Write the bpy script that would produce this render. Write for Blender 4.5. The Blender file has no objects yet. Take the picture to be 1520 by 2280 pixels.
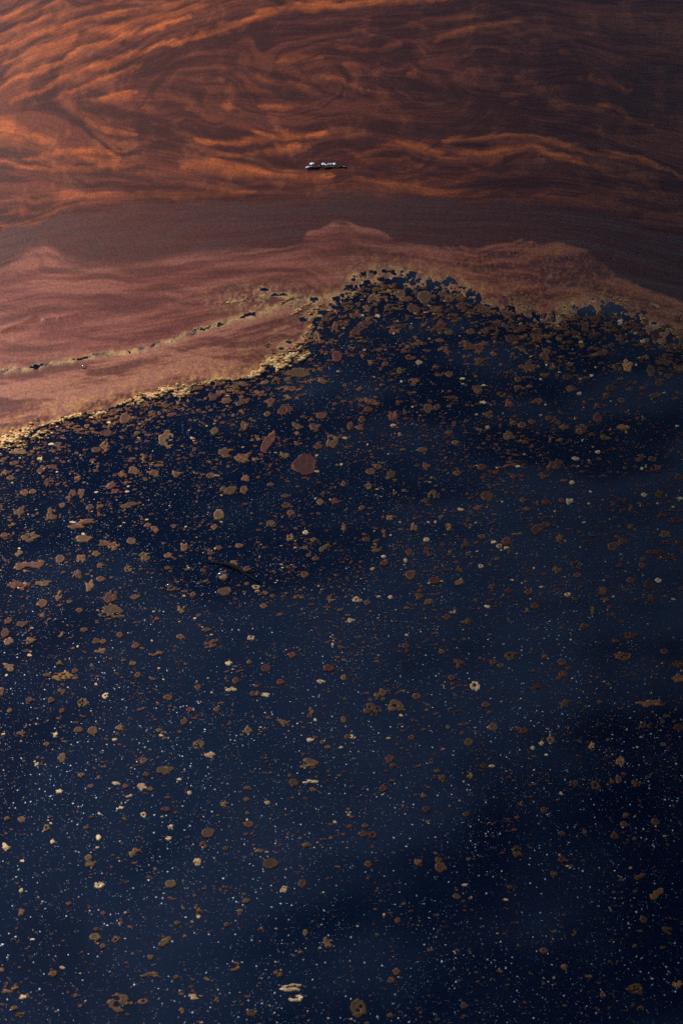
import bpy, math
import numpy as np
from mathutils import Vector

# ------------------------------------------------------------------ camera, sky, sun, exposure
sc = bpy.context.scene
R = math.radians
rng = np.random.default_rng(7)

CAM_H, DEP, VFOV = 2.0, 42.0, 22.0
cam_d = bpy.data.cameras.new('camera')
cam_d.sensor_fit = 'VERTICAL'
cam_d.angle = R(VFOV)
cam_d.clip_start, cam_d.clip_end = 0.05, 2000
cam = bpy.data.objects.new('camera', cam_d)
cam.location = (0, 0, CAM_H)
cam.rotation_euler = (R(90 - DEP), 0, 0)
sc.collection.objects.link(cam)
sc.camera = cam
cam_d.dof.use_dof = True
cam_d.dof.focus_distance = 3.0
cam_d.dof.aperture_fstop = 8.0

SUN_EL, SUN_AZ = 38.0, -33.0        # azimuth from +Y, negative to the left
SD = Vector((math.sin(R(SUN_AZ)) * math.cos(R(SUN_EL)), math.cos(R(SUN_AZ)) * math.cos(R(SUN_EL)), math.sin(R(SUN_EL))))
world = bpy.data.worlds.new('World')
sc.world = world
world.use_nodes = True
wn = world.node_tree
sky = wn.nodes.new('ShaderNodeTexSky')
sky.sky_type = 'NISHITA'
sky.sun_disc = False
sky.dust_density = .3
sky.ozone_density = 3.0
sky.sun_elevation = R(SUN_EL)
sky.sun_rotation = R(SUN_AZ)
wn.links.new(sky.outputs[0], wn.nodes['Background'].inputs[0])
wn.nodes['Background'].inputs[1].default_value = 0.08

sun_d = bpy.data.lights.new('sun', 'SUN')
sun_d.energy = 5.0
sun_d.angle = R(10)
sun_d.color = (1.0, 0.95, 0.90)
sun = bpy.data.objects.new('sun', sun_d)
sun.rotation_euler = SD.to_track_quat('Z', 'Y').to_euler()
sun.location = SD * 20
sc.collection.objects.link(sun)

sc.view_settings.view_transform = 'Standard'
sc.view_settings.look = 'None'
sc.view_settings.exposure = 0.44
sc.view_settings.gamma = 1.0
sc.view_settings.use_curve_mapping = False
sc.render.engine = 'CYCLES'
sc.cycles.use_denoising = False
sc.cycles.max_bounces = 6
sc.cycles.caustics_reflective = False
sc.cycles.caustics_refractive = False

# ------------------------------------------------------------------ photograph pixel <-> water plane
T = math.tan(R(VFOV / 2)) / 1140.0
CD, SDp = math.cos(R(DEP)), math.sin(R(DEP))
def to_plane(px, py):
    a = (np.asarray(px, float) - 760) * T
    b = (1140 - np.asarray(py, float)) * T
    dx, dy, dz = a, CD + b * SDp, -SDp + b * CD
    t = -CAM_H / dz
    return dx * t, dy * t
def to_pix(X, Y):
    depth = Y * CD + CAM_H * SDp
    up = Y * SDp - CAM_H * CD
    return 760 + X / depth / T, 1140 - up / depth / T
def px_size(py):                      # metres per photograph pixel across, and along the ground
    x0, y0 = to_plane(760, py); x1, y1 = to_plane(761, py); x2, y2 = to_plane(760, py - 1)
    return float(x1 - x0), float(y2 - y0)

# ------------------------------------------------------------------ numpy noise
_lat = np.random.default_rng(3).random((256, 256)).astype(np.float32)
def vnoise(x, y):
    xi = np.floor(x).astype(np.int64); yi = np.floor(y).astype(np.int64)
    fx = (x - xi).astype(np.float32); fy = (y - yi).astype(np.float32)
    fx = fx * fx * (3 - 2 * fx); fy = fy * fy * (3 - 2 * fy)
    a = _lat[xi & 255, yi & 255]; b = _lat[(xi + 1) & 255, yi & 255]
    c = _lat[xi & 255, (yi + 1) & 255]; d = _lat[(xi + 1) & 255, (yi + 1) & 255]
    return (a * (1 - fx) + b * fx) * (1 - fy) + (c * (1 - fx) + d * fx) * fy
def fbm(x, y, oct=4, gain=.5):
    s = 0; amp = 1; tot = 0
    for k in range(oct):
        s = s + amp * vnoise(x * 2 ** k + 17.3 * k, y * 2 ** k + 9.1 * k); tot += amp; amp *= gain
    return s / tot
def sstep(a, b, x):
    t = np.clip((x - a) / (b - a), 0, 1); return t * t * (3 - 2 * t)

# ------------------------------------------------------------------ materials
def new_mat(name):
    m = bpy.data.materials.new(name); m.use_nodes = True
    nt = m.node_tree
    return m, nt, nt.nodes['Principled BSDF']
def node(nt, t, **kw):
    n = nt.nodes.new(t)
    for k, v in kw.items(): setattr(n, k, v)
    return n
def set_in(n, **kw):
    for k, v in kw.items(): n.inputs[k.replace('_', ' ')].default_value = v

def grain_mat(name, rough, scale, amt, bump, coords='Object', spec=.4, streak=None, bdist=.001):
    """vertex colour 'Col' broken up by a fine procedural grain, with matching relief"""
    m, nt, p = new_mat(name)
    at = node(nt, 'ShaderNodeAttribute', attribute_name='Col')
    tc = node(nt, 'ShaderNodeNewGeometry')
    n1 = node(nt, 'ShaderNodeTexNoise'); set_in(n1, Scale=scale, Detail=3.0, Roughness=.65)
    nt.links.new(tc.outputs['Position'], n1.inputs['Vector'])
    mr = node(nt, 'ShaderNodeMapRange'); set_in(mr, From_Min=.3, From_Max=.7, To_Min=1 - amt, To_Max=1 + amt)
    nt.links.new(n1.outputs['Fac'], mr.inputs['Value'])
    mx = node(nt, 'ShaderNodeMix', data_type='RGBA', blend_type='MULTIPLY'); mx.inputs[0].default_value = 1
    nt.links.new(at.outputs['Color'], mx.inputs[6]); nt.links.new(mr.outputs[0], mx.inputs[7])
    nt.links.new(mx.outputs[2], p.inputs['Base Color'])
    bp = node(nt, 'ShaderNodeBump'); set_in(bp, Strength=bump, Distance=bdist)
    nt.links.new(n1.outputs['Fac'], bp.inputs['Height']); nt.links.new(bp.outputs[0], p.inputs['Normal'])
    set_in(p, Roughness=rough); p.inputs['Specular IOR Level'].default_value = spec
    return m

MAT_FILM = grain_mat('rust_film', .38, 420, .38, .22, spec=.11)
MAT_FLAKE = grain_mat('flake', .55, 700, .30, .5, spec=.1, bdist=.0008)
MAT_CRUST = grain_mat('crust', .7, 900, .28, .5, spec=.1, bdist=.0008)
MAT_SPECK = grain_mat('speck', .5, 300, .1, 0, spec=.5)

m, nt, p = new_mat('dark_water')
set_in(p, Roughness=.14, IOR=1.48); p.inputs['Base Color'].default_value = (.0003, .0042, .0185, 1)
g = node(nt, 'ShaderNodeNewGeometry')
n1 = node(nt, 'ShaderNodeTexNoise'); set_in(n1, Scale=4.5, Detail=1.5, Roughness=.4)
nt.links.new(g.outputs['Position'], n1.inputs['Vector'])
bp = node(nt, 'ShaderNodeBump'); set_in(bp, Strength=.4, Distance=.03)
nt.links.new(n1.outputs['Fac'], bp.inputs['Height']); nt.links.new(bp.outputs[0], p.inputs['Normal'])
MAT_WATER = m

m, nt, p = new_mat('wet_bark'); p.inputs['Base Color'].default_value = (.006, .005, .005, 1)
set_in(p, Roughness=.18); p.inputs['Coat Weight'].default_value = .6; MAT_BARK = m
MAT_BLACK = bpy.data.materials.new('sodden_bark'); MAT_BLACK.use_nodes = True
MAT_BLACK.node_tree.nodes['Principled BSDF'].inputs['Base Color'].default_value = (.004, .004, .005, 1); MAT_BLACK.node_tree.nodes['Principled BSDF'].inputs['Roughness'].default_value = .8; MAT_BLACK.node_tree.nodes['Principled BSDF'].inputs['Specular IOR Level'].default_value = .1
n1 = node(nt, 'ShaderNodeTexNoise'); set_in(n1, Scale=300, Detail=3)
bp = node(nt, 'ShaderNodeBump'); set_in(bp, Strength=.5, Distance=.001)
nt.links.new(n1.outputs['Fac'], bp.inputs['Height']); nt.links.new(bp.outputs[0], p.inputs['Normal'])

m, nt, p = new_mat('glint_white'); p.inputs['Base Color'].default_value = (.86, .90, .93, 1)  # near-white base colour stands in for the wet twig's glints
set_in(p, Roughness=.3); p.inputs['Coat Weight'].default_value = 1.0; p.inputs['Coat Roughness'].default_value = .25; MAT_GLINT = m
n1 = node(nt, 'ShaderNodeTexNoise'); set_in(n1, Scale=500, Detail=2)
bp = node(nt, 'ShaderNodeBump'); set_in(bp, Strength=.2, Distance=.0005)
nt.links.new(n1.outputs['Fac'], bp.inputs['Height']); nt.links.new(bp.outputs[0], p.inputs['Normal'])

m, nt, p = new_mat('bubble_skin')
out = nt.nodes['Material Output']
tr = node(nt, 'ShaderNodeBsdfTransparent'); gl = node(nt, 'ShaderNodeBsdfGlossy'); set_in(gl, Roughness=.06)
fr = node(nt, 'ShaderNodeLayerWeight'); set_in(fr, Blend=.35)
mr = node(nt, 'ShaderNodeMapRange'); set_in(mr, From_Min=0.0, From_Max=1.0, To_Min=.06, To_Max=.75)
nt.links.new(fr.outputs['Fresnel'], mr.inputs['Value'])
ms = node(nt, 'ShaderNodeMixShader')
nt.links.new(mr.outputs[0], ms.inputs[0]); nt.links.new(tr.outputs[0], ms.inputs[1]); nt.links.new(gl.outputs[0], ms.inputs[2])
nt.links.new(ms.outputs[0], out.inputs['Surface']); MAT_BUBBLE = m

# ------------------------------------------------------------------ mesh helpers
COL = sc.collection
def mesh_from(name, V, F4=None, F3=None, col=None, mat=None, smooth=True):
    V = np.asarray(V, np.float32)
    me = bpy.data.meshes.new(name)
    loops, starts, n = [], [], 0
    if F4 is not None and len(F4):
        F4 = np.asarray(F4, np.int32); loops.append(F4.ravel()); starts.append(np.arange(len(F4)) * 4); n = len(F4) * 4
    if F3 is not None and len(F3):
        F3 = np.asarray(F3, np.int32); loops.append(F3.ravel()); starts.append(n + np.arange(len(F3)) * 3)
    L = np.concatenate(loops).astype(np.int32); S = np.concatenate(starts).astype(np.int32)
    me.vertices.add(len(V)); me.vertices.foreach_set('co', V.ravel())
    me.loops.add(len(L)); me.loops.foreach_set('vertex_index', L)
    me.polygons.add(len(S)); me.polygons.foreach_set('loop_start', S)
    me.update(calc_edges=True)
    if smooth: me.polygons.foreach_set('use_smooth', np.ones(len(S), bool))
    if col is not None:
        a = me.attributes.new('Col', 'FLOAT_COLOR', 'POINT')
        c = np.ones((len(V), 4), np.float32); c[:, :3] = col; a.data.foreach_set('color', c.ravel())
    if mat: me.materials.append(mat)
    me.validate()
    return me
def link(name, data, parent=None, loc=None, label=None, cat=None, group=None, kind=None):
    o = bpy.data.objects.new(name, data); COL.objects.link(o)
    if loc is not None: o.location = loc
    if parent is not None: o.parent = parent
    for k, v in (('label', label), ('category', cat), ('group', group), ('kind', kind)):
        if v: o[k] = v
    return o

def cut_sheet(f, X, Y, Z, cell):
    """quads of a grid where f > 0, border vertices pulled on to f = 0; returns verts, quads, kept grid indices"""
    ny, nx = f.shape
    gy, gx = np.gradient(f)
    g2 = gx * gx + gy * gy + 1e-12
    keep = (f[:-1, :-1] > 0) | (f[1:, :-1] > 0) | (f[:-1, 1:] > 0) | (f[1:, 1:] > 0)
    neg = f < 0
    sx = np.where(neg, np.clip(-f * gx / g2, -1, 1), 0); sy = np.where(neg, np.clip(-f * gy / g2, -1, 1), 0)
    ii, jj = np.meshgrid(np.arange(ny), np.arange(nx), indexing='ij')
    fi = np.clip(ii + sy, 0, ny - 1); fj = np.clip(jj + sx, 0, nx - 1)
    def samp(A):
        i0 = np.minimum(fi.astype(int), ny - 2); j0 = np.minimum(fj.astype(int), nx - 2)
        a = fi - i0; b = fj - j0
        return (A[i0, j0] * (1 - a) + A[i0 + 1, j0] * a) * (1 - b) + (A[i0, j0 + 1] * (1 - a) + A[i0 + 1, j0 + 1] * a) * b
    PX, PY = samp(X), samp(Y)
    idx = np.arange(ny * nx).reshape(ny, nx)
    q = np.stack([idx[:-1, :-1], idx[:-1, 1:], idx[1:, 1:], idx[1:, :-1]], -1)[keep]
    used = np.zeros(ny * nx, bool); used[q.ravel()] = True
    remap = -np.ones(ny * nx, np.int64); kept = np.nonzero(used)[0]; remap[kept] = np.arange(len(kept))
    q = remap[q]
    V = np.stack([PX.ravel()[kept], PY.ravel()[kept], Z.ravel()[kept]], -1)
    return V, q, kept
def add_skirt(V, q, C, z):
    e = np.concatenate([q[:, [0, 1]], q[:, [1, 2]], q[:, [2, 3]], q[:, [3, 0]]])
    k = np.minimum(e[:, 0], e[:, 1]) * (len(V) + 1) + np.maximum(e[:, 0], e[:, 1])
    u, inv, cnt = np.unique(k, return_inverse=True, return_counts=True)
    b = e[cnt[inv] == 1]
    bv = np.unique(b)
    m = -np.ones(len(V), np.int64); m[bv] = len(V) + np.arange(len(bv))
    V2 = V[bv].copy(); V2[:, 2] = z
    F = np.stack([b[:, 1], b[:, 0], m[b[:, 0]], m[b[:, 1]]], -1)
    return np.concatenate([V, V2]), np.concatenate([q, F]), np.concatenate([C, C[bv]])

# ------------------------------------------------------------------ water
S = 300.0
w = mesh_from('water', [(-S, -S, 0), (S, -S, 0), (S, S, 0), (-S, S, 0)], F4=[(0, 1, 2, 3)], mat=MAT_WATER, smooth=False)
link('water', w, kind='structure')

# ------------------------------------------------------------------ added tree out of view, placed to shade the right and darken the reflections
m, nt, p = new_mat('leaf'); p.inputs['Base Color'].default_value = (.030, .045, .014, 1); set_in(p, Roughness=.6); MAT_LEAF = m
n1 = node(nt, 'ShaderNodeTexNoise'); set_in(n1, Scale=3.0)
cr = node(nt, 'ShaderNodeValToRGB'); cr.color_ramp.elements[0].color = (.018, .028, .010, 1); cr.color_ramp.elements[1].color = (.045, .060, .018, 1)
nt.links.new(n1.outputs['Fac'], cr.inputs[0]); nt.links.new(cr.outputs[0], p.inputs['Base Color'])
m, nt, p = new_mat('trunk_bark'); set_in(p, Roughness=.85); MAT_TRUNK = m
n1 = node(nt, 'ShaderNodeTexNoise'); set_in(n1, Scale=9.0, Detail=6)
cr = node(nt, 'ShaderNodeValToRGB'); cr.color_ramp.elements[0].color = (.03, .022, .017, 1); cr.color_ramp.elements[1].color = (.12, .095, .075, 1)
nt.links.new(n1.outputs['Fac'], cr.inputs[0]); nt.links.new(cr.outputs[0], p.inputs['Base Color'])
TREE = (-1.2, 10.5)
CLUMPS = [  # centre, half axes, leaves; added to block sun and sky
 ((-1.50, 5.8, 3.15), (.66, 2.1, .30), 9300), ((-.75, 7.9, 4.85), (.95, .5, .28), 2400), ((.75, 7.9, 4.25), (.85, .5, .42), 3200), ((1.9, 6.9, 6.1), (1.25, 1.0, 1.5), 8500), ((.75, 7.2, 7.9), (1.4, .8, .75), 5500), ((-1.2, 10.6, 7.2), (2.2, 1.6, 1.2), 2500), ((1.1, -.2, 3.75), (2.3, 3.2, .35), 9001), ((3.6, 2.2, 3.6), (1.1, 3.0, .8), 5000)]
def limb_tube(P, r0, r1, n=14, seg=9, seed=0):
    r = np.random.default_rng(seed); P = np.array(P, float); t = np.linspace(0, 1, n)
    k = np.linspace(0, 1, len(P)); Q = np.stack([np.interp(t, k, P[:, i]) for i in range(3)], -1)
    for _ in range(2): Q[1:-1] = (Q[:-2] + 2 * Q[1:-1] + Q[2:]) / 4
    V = []
    for i in range(n):
        d = Q[min(i + 1, n - 1)] - Q[max(i - 1, 0)]; d /= np.linalg.norm(d)
        u = np.cross(d, (.31, .2, .93)); u /= np.linalg.norm(u); w_ = np.cross(u, d); rr = r0 + (r1 - r0) * t[i]
        for j in range(seg):
            a = 6.2832 * j / seg; V.append(Q[i] + rr * (1 + .15 * (r.random() - .5)) * (math.cos(a) * u + math.sin(a) * w_))
    F = [(i * seg + j, i * seg + (j + 1) % seg, (i + 1) * seg + (j + 1) % seg, (i + 1) * seg + j) for i in range(n - 1) for j in range(seg)]
    return V, F
tree = link('added_shade_tree', None, loc=(TREE[0], TREE[1], 0), label='leafy tree added out of view to shade the right and darken reflections', cat='tree')
to = np.array((TREE[0], TREE[1], 0))
Vt, Ft = limb_tube([(0, 0, -.3), (.1, -.1, 2.5), (-.1, -.2, 5), (0, -.4, 7.2)], .30, .10)
link('shade_trunk', mesh_from('shade_trunk', Vt, F4=Ft, mat=MAT_TRUNK), parent=tree)
for i, (c, ax, n) in enumerate(CLUMPS[:5]):
    e = np.array(c) - to
    Vt, Ft = limb_tube([(0, -.1, 2.2 + i * .9), e * .5 + np.array((0, 0, 1.2)), e + np.array((0, ax[1] * .4, .05))], .06, .012, seed=i)
    link('shade_limb', mesh_from('shade_limb', Vt, F4=Ft, mat=MAT_TRUNK), parent=tree)
r = np.random.default_rng(21); Lv, Lf = [], []; k = 0
for c, ax, n in CLUMPS:
    g_ = r.normal(size=(n, 3)); g_ /= np.linalg.norm(g_, axis=1)[:, None]; g_ *= r.random((n, 1)) ** .45
    if n > 9000: g_ = r.uniform(-1, 1, (n, 3)); g_[:, 0] += .10 * (fbm(g_[:, 1] * 4 + 5, g_[:, 2], 2) - .5)
    cen = np.array(c) - to + g_ * np.array(ax) * (1 + (.25 if n < 9000 else .04) * r.normal(size=(n, 1)))
    a = r.normal(size=(n, 3)); a /= np.linalg.norm(a, axis=1)[:, None]
    b = np.cross(a, r.normal(size=(n, 3))); b /= np.linalg.norm(b, axis=1)[:, None]
    L = r.uniform(.05, .085, (n, 1)) * (1.7 if c[0] > 1 and c[1] < 3 else 1); W = L * .30
    Lv.append(np.stack([cen - a * L, cen - a * L * .1 + b * W, cen + a * L, cen - a * L * .1 - b * W], 1).reshape(-1, 3))
    Lf.append(np.arange(n * 4).reshape(n, 4) + k); k += n * 4
link('shade_crown', mesh_from('shade_crown', np.concatenate(Lv), F4=np.concatenate(Lf), mat=MAT_LEAF, smooth=False), parent=tree)

# ------------------------------------------------------------------ the rust film
DX, DY = .0014, .0017
xs = np.arange(-.64, .6401, DX); ys = np.arange(2.16, 3.56, DY)
gx0, gy0 = len(xs), len(ys)
X, Y = np.meshgrid(xs, ys)
PX, PY = to_pix(X, Y)

# flow lines (photograph pixels): (kind, strength, half width, points)
ST = [
 ('o', .85, 7, '0,200 30,176 100,150 175,122 260,86 330,66 420,40'),
 ('o', .60, 7, '25,232 75,207 150,176 210,151 260,133 325,113 380,96 450,73 515,55'),
 ('o', .80, 10, '200,154 240,140 262,132'),
 ('o', .95, 8, '330,112 450,72 515,54 565,35 630,19 700,15 760,11 900,4 1000,-2'),
 ('o', .50, 6, '0,82 60,58 130,38 230,6 300,-10'),
 ('o', .60, 7, '0,112 80,84 170,52 260,30 380,10 460,-8'),
 ('o', .45, 7, '0,140 60,122 160,92 300,48 430,22 560,-6'),
 ('o', .45, 8, '0,166 80,128 200,88 300,60'),
 ('o', .45, 9, '-40,60 30,36 110,14 170,-10'),
 ('o', .50, 4, '130,226 190,196 260,168 320,140'),
 ('o', .75, 22, '-10,285 22,292 60,306'),
 ('o', .55, 9, '60,300 90,314 110,322'),
 ('o', .50, 7, '140,298 158,303'),
 ('o', .60, 11, '236,224 258,216 286,206'),
 ('o', .40, 8, '310,236 352,240'),
 ('o', .70, 8, '194,268 230,277 270,288 312,298'),
 ('o', .30, 5, '190,255 260,264 300,262'),
 ('o', .75, 11, '488,240 505,240 526,238'),
 ('o', .60, 5, '576,243 606,246 640,248'),
 ('o', .95, 8, '418,316 500,312 600,308 680,303 722,300'),
 ('o', .85, 10, '590,336 640,332 664,326'),
 ('o', .45, 5, '450,345 520,342 590,337'),
 ('o', .55, 6, '0,358 40,372 110,378 200,376 290,368'),
 ('o', .50, 16, '170,336 210,346 270,352'),
 ('o', .45, 8, '60,352 140,340 230,330'),
 ('o', .60, 14, '400,364 470,370 540,380 600,388'),
 ('o', .55, 9, '540,380 620,391 700,398 745,392'),
 ('o', .95, 4, '718,396 735,394 750,390'),
 ('o', .30, 7, '0,452 80,445 150,437 300,437 450,434 560,427'),
 ('o', .25, 5, '300,428 420,424 560,425'),
 ('o', .26, 5, '0,482 80,466 180,441 260,430'),
 ('o', .30, 6, '0,516 60,494 120,471 180,455'),
 ('o', .45, 5, '785,108 835,106 885,100'),
 ('o', .60, 6, '960,91 1010,79 1060,67 1150,55'),
 ('o', .30, 5, '880,60 980,45 1080,36'),
 ('o', .45, 8, '905,165 926,160'), ('o', .40, 9, '828,162 850,148'), ('o', .30, 8, '770,150 800,146'),
 ('o', .35, 8, '640,140 690,135 730,130'), ('o', .35, 8, '560,165 610,180 650,190'),
 ('o', .45, 6, '1238,112 1272,115'), ('o', .40, 5, '1285,165 1312,171'), ('o', .55, 8, '1328,164 1360,180 1392,197'),
 ('o', .65, 7, '1320,228 1360,236 1400,258 1450,280'), ('o', .35, 4, '1240,226 1300,240 1420,276'),
 ('o', .35, 6, '1130,206 1185,211'), ('o', .30, 5, '1140,229 1170,231'), ('o', .30, 6, '1160,172 1185,178'),
 ('o', .85, 7, '990,312 1060,308 1120,302 1170,297 1200,299 1250,318 1310,337 1400,352 1460,373 1540,402'),
 ('o', .80, 10, '1000,350 1080,345 1140,329 1190,328 1240,344 1300,367'),
 ('o', .55, 6, '1240,344 1300,367 1370,390 1450,414'),
 ('o', .60, 9, '800,348 830,332 860,325 905,326 950,338 1020,350'),
 ('o', .45, 7, '800,356 860,356 910,354'),
 ('o', .40, 8, '790,392 850,404 900,420 960,431 1020,434 1080,428 1120,420'),
 ('o', .30, 10, '1130,348 1085,380 1010,398 950,396'),
 ('o', .20, 8, '1280,438 1400,458 1520,478'), ('o', .18, 6, '1180,440 1260,446 1330,460'),
 ('o', .25, 4, '1380,38 1450,36 1520,38'), ('o', .22, 4, '1410,104 1520,122'), ('o', .25, 4, '1400,0 1470,-4'),
 ('d', .75, 7, '475,182 510,166 540,162 565,185 615,205 660,217 712,220'),
 ('d', .65, 5, '712,216 690,196 694,172 722,158 770,157'),
 ('o', .40, 4, '715,168 736,180 768,190 800,205'),
 ('d', .70, 6, '80,347 110,351 142,352'),
 ('d', .50, 5, '430,344 520,340 600,325 680,315'),
 ('d', .55, 5, '-10,52 35,47'), ('d', .40, 5, '110,180 180,160 240,110'),
 ('d', .50, 8, '770,178 850,186 950,200 1010,232'),
 ('d', .60, 5, '960,296 1100,293 1180,288 1250,306 1400,340 1520,380'),
 ('d', .45, 3, '1000,330 1080,326 1190,318 1300,350 1420,386'),
 ('d', .55, 12, '670,368 720,366 790,370'),
 ('d', .50, 6, '220,232 236,250 262,262 300,266'), ('d', .45, 6, '300,272 380,292 460,300'),
 ('d', .45, 9, '810,376 880,387'), ('d', .40, 10, '1140,370 1180,388'), ('d', .45, 18, '1330,215 1390,225 1440,250'),
 ('d', .35, 16, '120,255 180,275 250,300'), ('d', .35, 5, '300,400 500,402 640,410'),
 ('d', .35, 6, '60,400 160,395 320,398'), ('d', .30, 10, '0,340 30,345 60,340'),
 ('d', .40, 12, '440,225 520,262 600,275'),
 # lower film: guides and tints
 ('g', 0, 5, '0,600 60,566 100,556 130,575 180,600 300,596 450,580 620,560 700,545 800,545 900,565 1000,585 1200,600 1520,690'),
 ('g', 0, 5, '0,560 80,535 150,520 300,505 500,505 700,485 900,500 1100,505 1300,520 1520,600'),
 ('g', 0, 5, '0,690 100,660 300,650 500,640 640,615 800,602 900,600 1000,612'),
 ('g', 0, 5, '0,760 150,735 300,715 430,680 560,645 700,630'),
 ('g', 0, 5, '0,880 150,850 300,820 450,790 600,745 700,700'), ('g', 0, 5, '0,945 150,910 300,870 450,835 560,810 650,770'),
 ('g', 0, 5, '900,600 1050,630 1150,650 1300,640 1400,660 1520,700'),
 ('d', .55, 6, '740,594 800,590 870,594 940,605 1010,615'), ('d', .30, 4, '1010,615 1060,628 1100,634'),
 ('d', .35, 5, '120,560 140,580 180,600 230,602'), ('d', .20, 4, '60,600 160,590 300,600'),
 ('d', .55, 7, '1195,640 1220,648'), ('d', .40, 6, '1120,655 1175,652'), ('d', .55, 7, '1330,648 1355,656'),
 ('d', .50, 7, '495,772 512,769 526,764'), ('d', .45, 4, '540,755 566,748'), ('d', .40, 5, '432,800 460,794'),
 ('d', .40, 4, '360,812 410,800'), ('d', .35, 4, '260,700 330,690'), ('d', .35, 4, '330,675 400,668'),
 ('d', .50, 3, '70,885 100,880 126,874'), ('d', .40, 3, '180,832 224,828'), ('d', .35, 3, '0,870 60,862 100,858'),
 ('d', .40, 4, '500,680 560,668'), ('d', .35, 4, '585,664 640,662'), ('d', .35, 4, '520,835 560,825'),
 ('d', .30, 3, '40,930 120,912 200,895'), ('d', .35, 3, '240,760 300,757'), ('d', .35, 3, '270,790 310,780'),
]
def pts(s): return np.array([[float(a) for a in t.split(',')] for t in s.split()])
# orientation field on a coarse grid, doubled angles so that direction does not matter
cx = np.arange(-300, 1821, 20.); cy = np.arange(-260, 1101, 20.)
CX, CY = np.meshgrid(cx, cy)
c2 = np.zeros_like(CX) + 1e-5; s2 = np.zeros_like(CX)
for k, s, wd, tx in ST:
    P = pts(tx)
    for a, b in zip(P[:-1], P[1:]):
        n = max(2, int(np.hypot(*(b - a)) / 14))
        th = math.atan2(b[1] - a[1], b[0] - a[0])
        for t in (np.arange(n) + .5) / n:
            d2 = ((CX - a[0] - (b[0] - a[0]) * t) ** 2 + ((CY - a[1] - (b[1] - a[1]) * t) * 1.6) ** 2)
            wt = 1 / (d2 + 300) ** 1.6
            c2 += wt * math.cos(2 * th); s2 += wt * math.sin(2 * th)
ang = .5 * np.arctan2(s2, c2)
nrm = np.hypot(c2, s2); c2 /= nrm; s2 /= nrm
def orient(px, py):
    u = np.clip((px + 300) / 20, 0, len(cx) - 1.001); v = np.clip((py + 260) / 20, 0, len(cy) - 1.001)
    j = u.astype(int); i = v.astype(int); a = u - j; b = v - i
    def s(A): return (A[i, j] * (1 - a) + A[i, j + 1] * a) * (1 - b) + (A[i + 1, j] * (1 - a) + A[i + 1, j + 1] * a) * b
    th = .5 * np.arctan2(s(s2), s(c2))
    th = th + (fbm(px / 95. + 3, py / 60. + 8, 3) - .5) * .85 * sstep(470, 330, py)
    return np.cos(th), np.sin(th)
# smear noise along the flow (line integral convolution)
def smear(scale, steps, step, seed, swirl=0.):
    acc = vnoise(X * scale + seed, Y * scale * .62 + seed * 1.7); tot = 1.
    for sg in (1, -1):
        qx, qy = PX.copy(), PY.copy()
        for k in range(steps):
            tx, ty = orient(qx, qy)
            qx += sg * step * tx; qy += sg * step * ty
            wx, wy = to_plane(qx, np.minimum(qy, 2500))
            wgt = 1 - k / steps
            acc = acc + wgt * vnoise(wx * scale + seed, wy * scale * .62 + seed * 1.7); tot += wgt
    return acc / tot
f1 = smear(520, 10, 4.5, 3.1)          # fine hair streaks
f2 = smear(120, 12, 9.0, 11.7)         # broader streaks
f1 = (f1 - f1.mean()) / f1.std(); f2 = (f2 - f2.mean()) / f2.std()
# marbled folds: layers wrapped round a long whorl, then twirled by small eddies
TX, TY = PX + (fbm(X * 14 + 2, Y * 8 + 5, 3) - .5) * 150, PY + (fbm(X * 14 + 31, Y * 8 + 12, 3) - .5) * 70
for ex, ey, er, ea in ((735, 172, 120, 3.4), (545, 185, 90, -2.6), (515, 245, 70, 2.8), (250, 228, 80, -2.8), (60, 300, 75, 2.4), (300, 300, 90, 1.8), (880, 150, 90, -2.2), (1000, 190, 110, 2.0),
                       (1180, 190, 110, -2.0), (1350, 190, 100, 2.2), (850, 345, 70, -1.8), (1170, 365, 80, 2.2), (620, 325, 60, -1.5), (1330, 300, 90, -1.2), (150, 350, 70, 1.6), (440, 130, 90, 1.4), (200, 545, 60, 2.4), (110, 580, 60, -2.0), (690, 520, 50, 1.8), (400, 520, 80, 1.2), (1050, 520, 90, -1.4)):
    ddx, ddy = TX - ex, (TY - ey) * 1.8
    an = .72 * ea * np.exp(-(ddx * ddx + ddy * ddy) / (er * er))
    ca_, sa_ = np.cos(an), np.sin(an)
    TX, TY = ex + ddx * ca_ - ddy * sa_, ey + (ddx * sa_ + ddy * ca_) / 1.8
EE = np.hypot((TX - 850) / 900, (TY - 205) / 215); TH = np.abs(np.arctan2((TY - 205) / 215, (TX - 850) / 900))
f3 = fbm(TH * 1.5 + 3, EE * 13 + 1, 5, .62)
f3 = (f3 - f3.mean()) / f3.std()
f4 = fbm(TX / 230. + 3, TY / 13. + 1, 4, .6); f4 = (f4 - f4.mean()) / f4.std()
wob = (fbm(X * 28, Y * 17, 4) - .5)
wob2 = (fbm(X * 28 + 40, Y * 17 + 40, 4) - .5)
fw = fbm(X * 110 + 7, Y * 60 + 2, 3) - .5; fw2 = fbm(X * 110 + 70, Y * 60 + 21, 3) - .5
QX = PX + wob * 50 + fw * 24 + (TX - PX) * .12; QY = PY + wob2 * 19 + fw2 * 6 + f2 * 1.0 + f1 * .7 + f3 * 2.2
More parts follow.
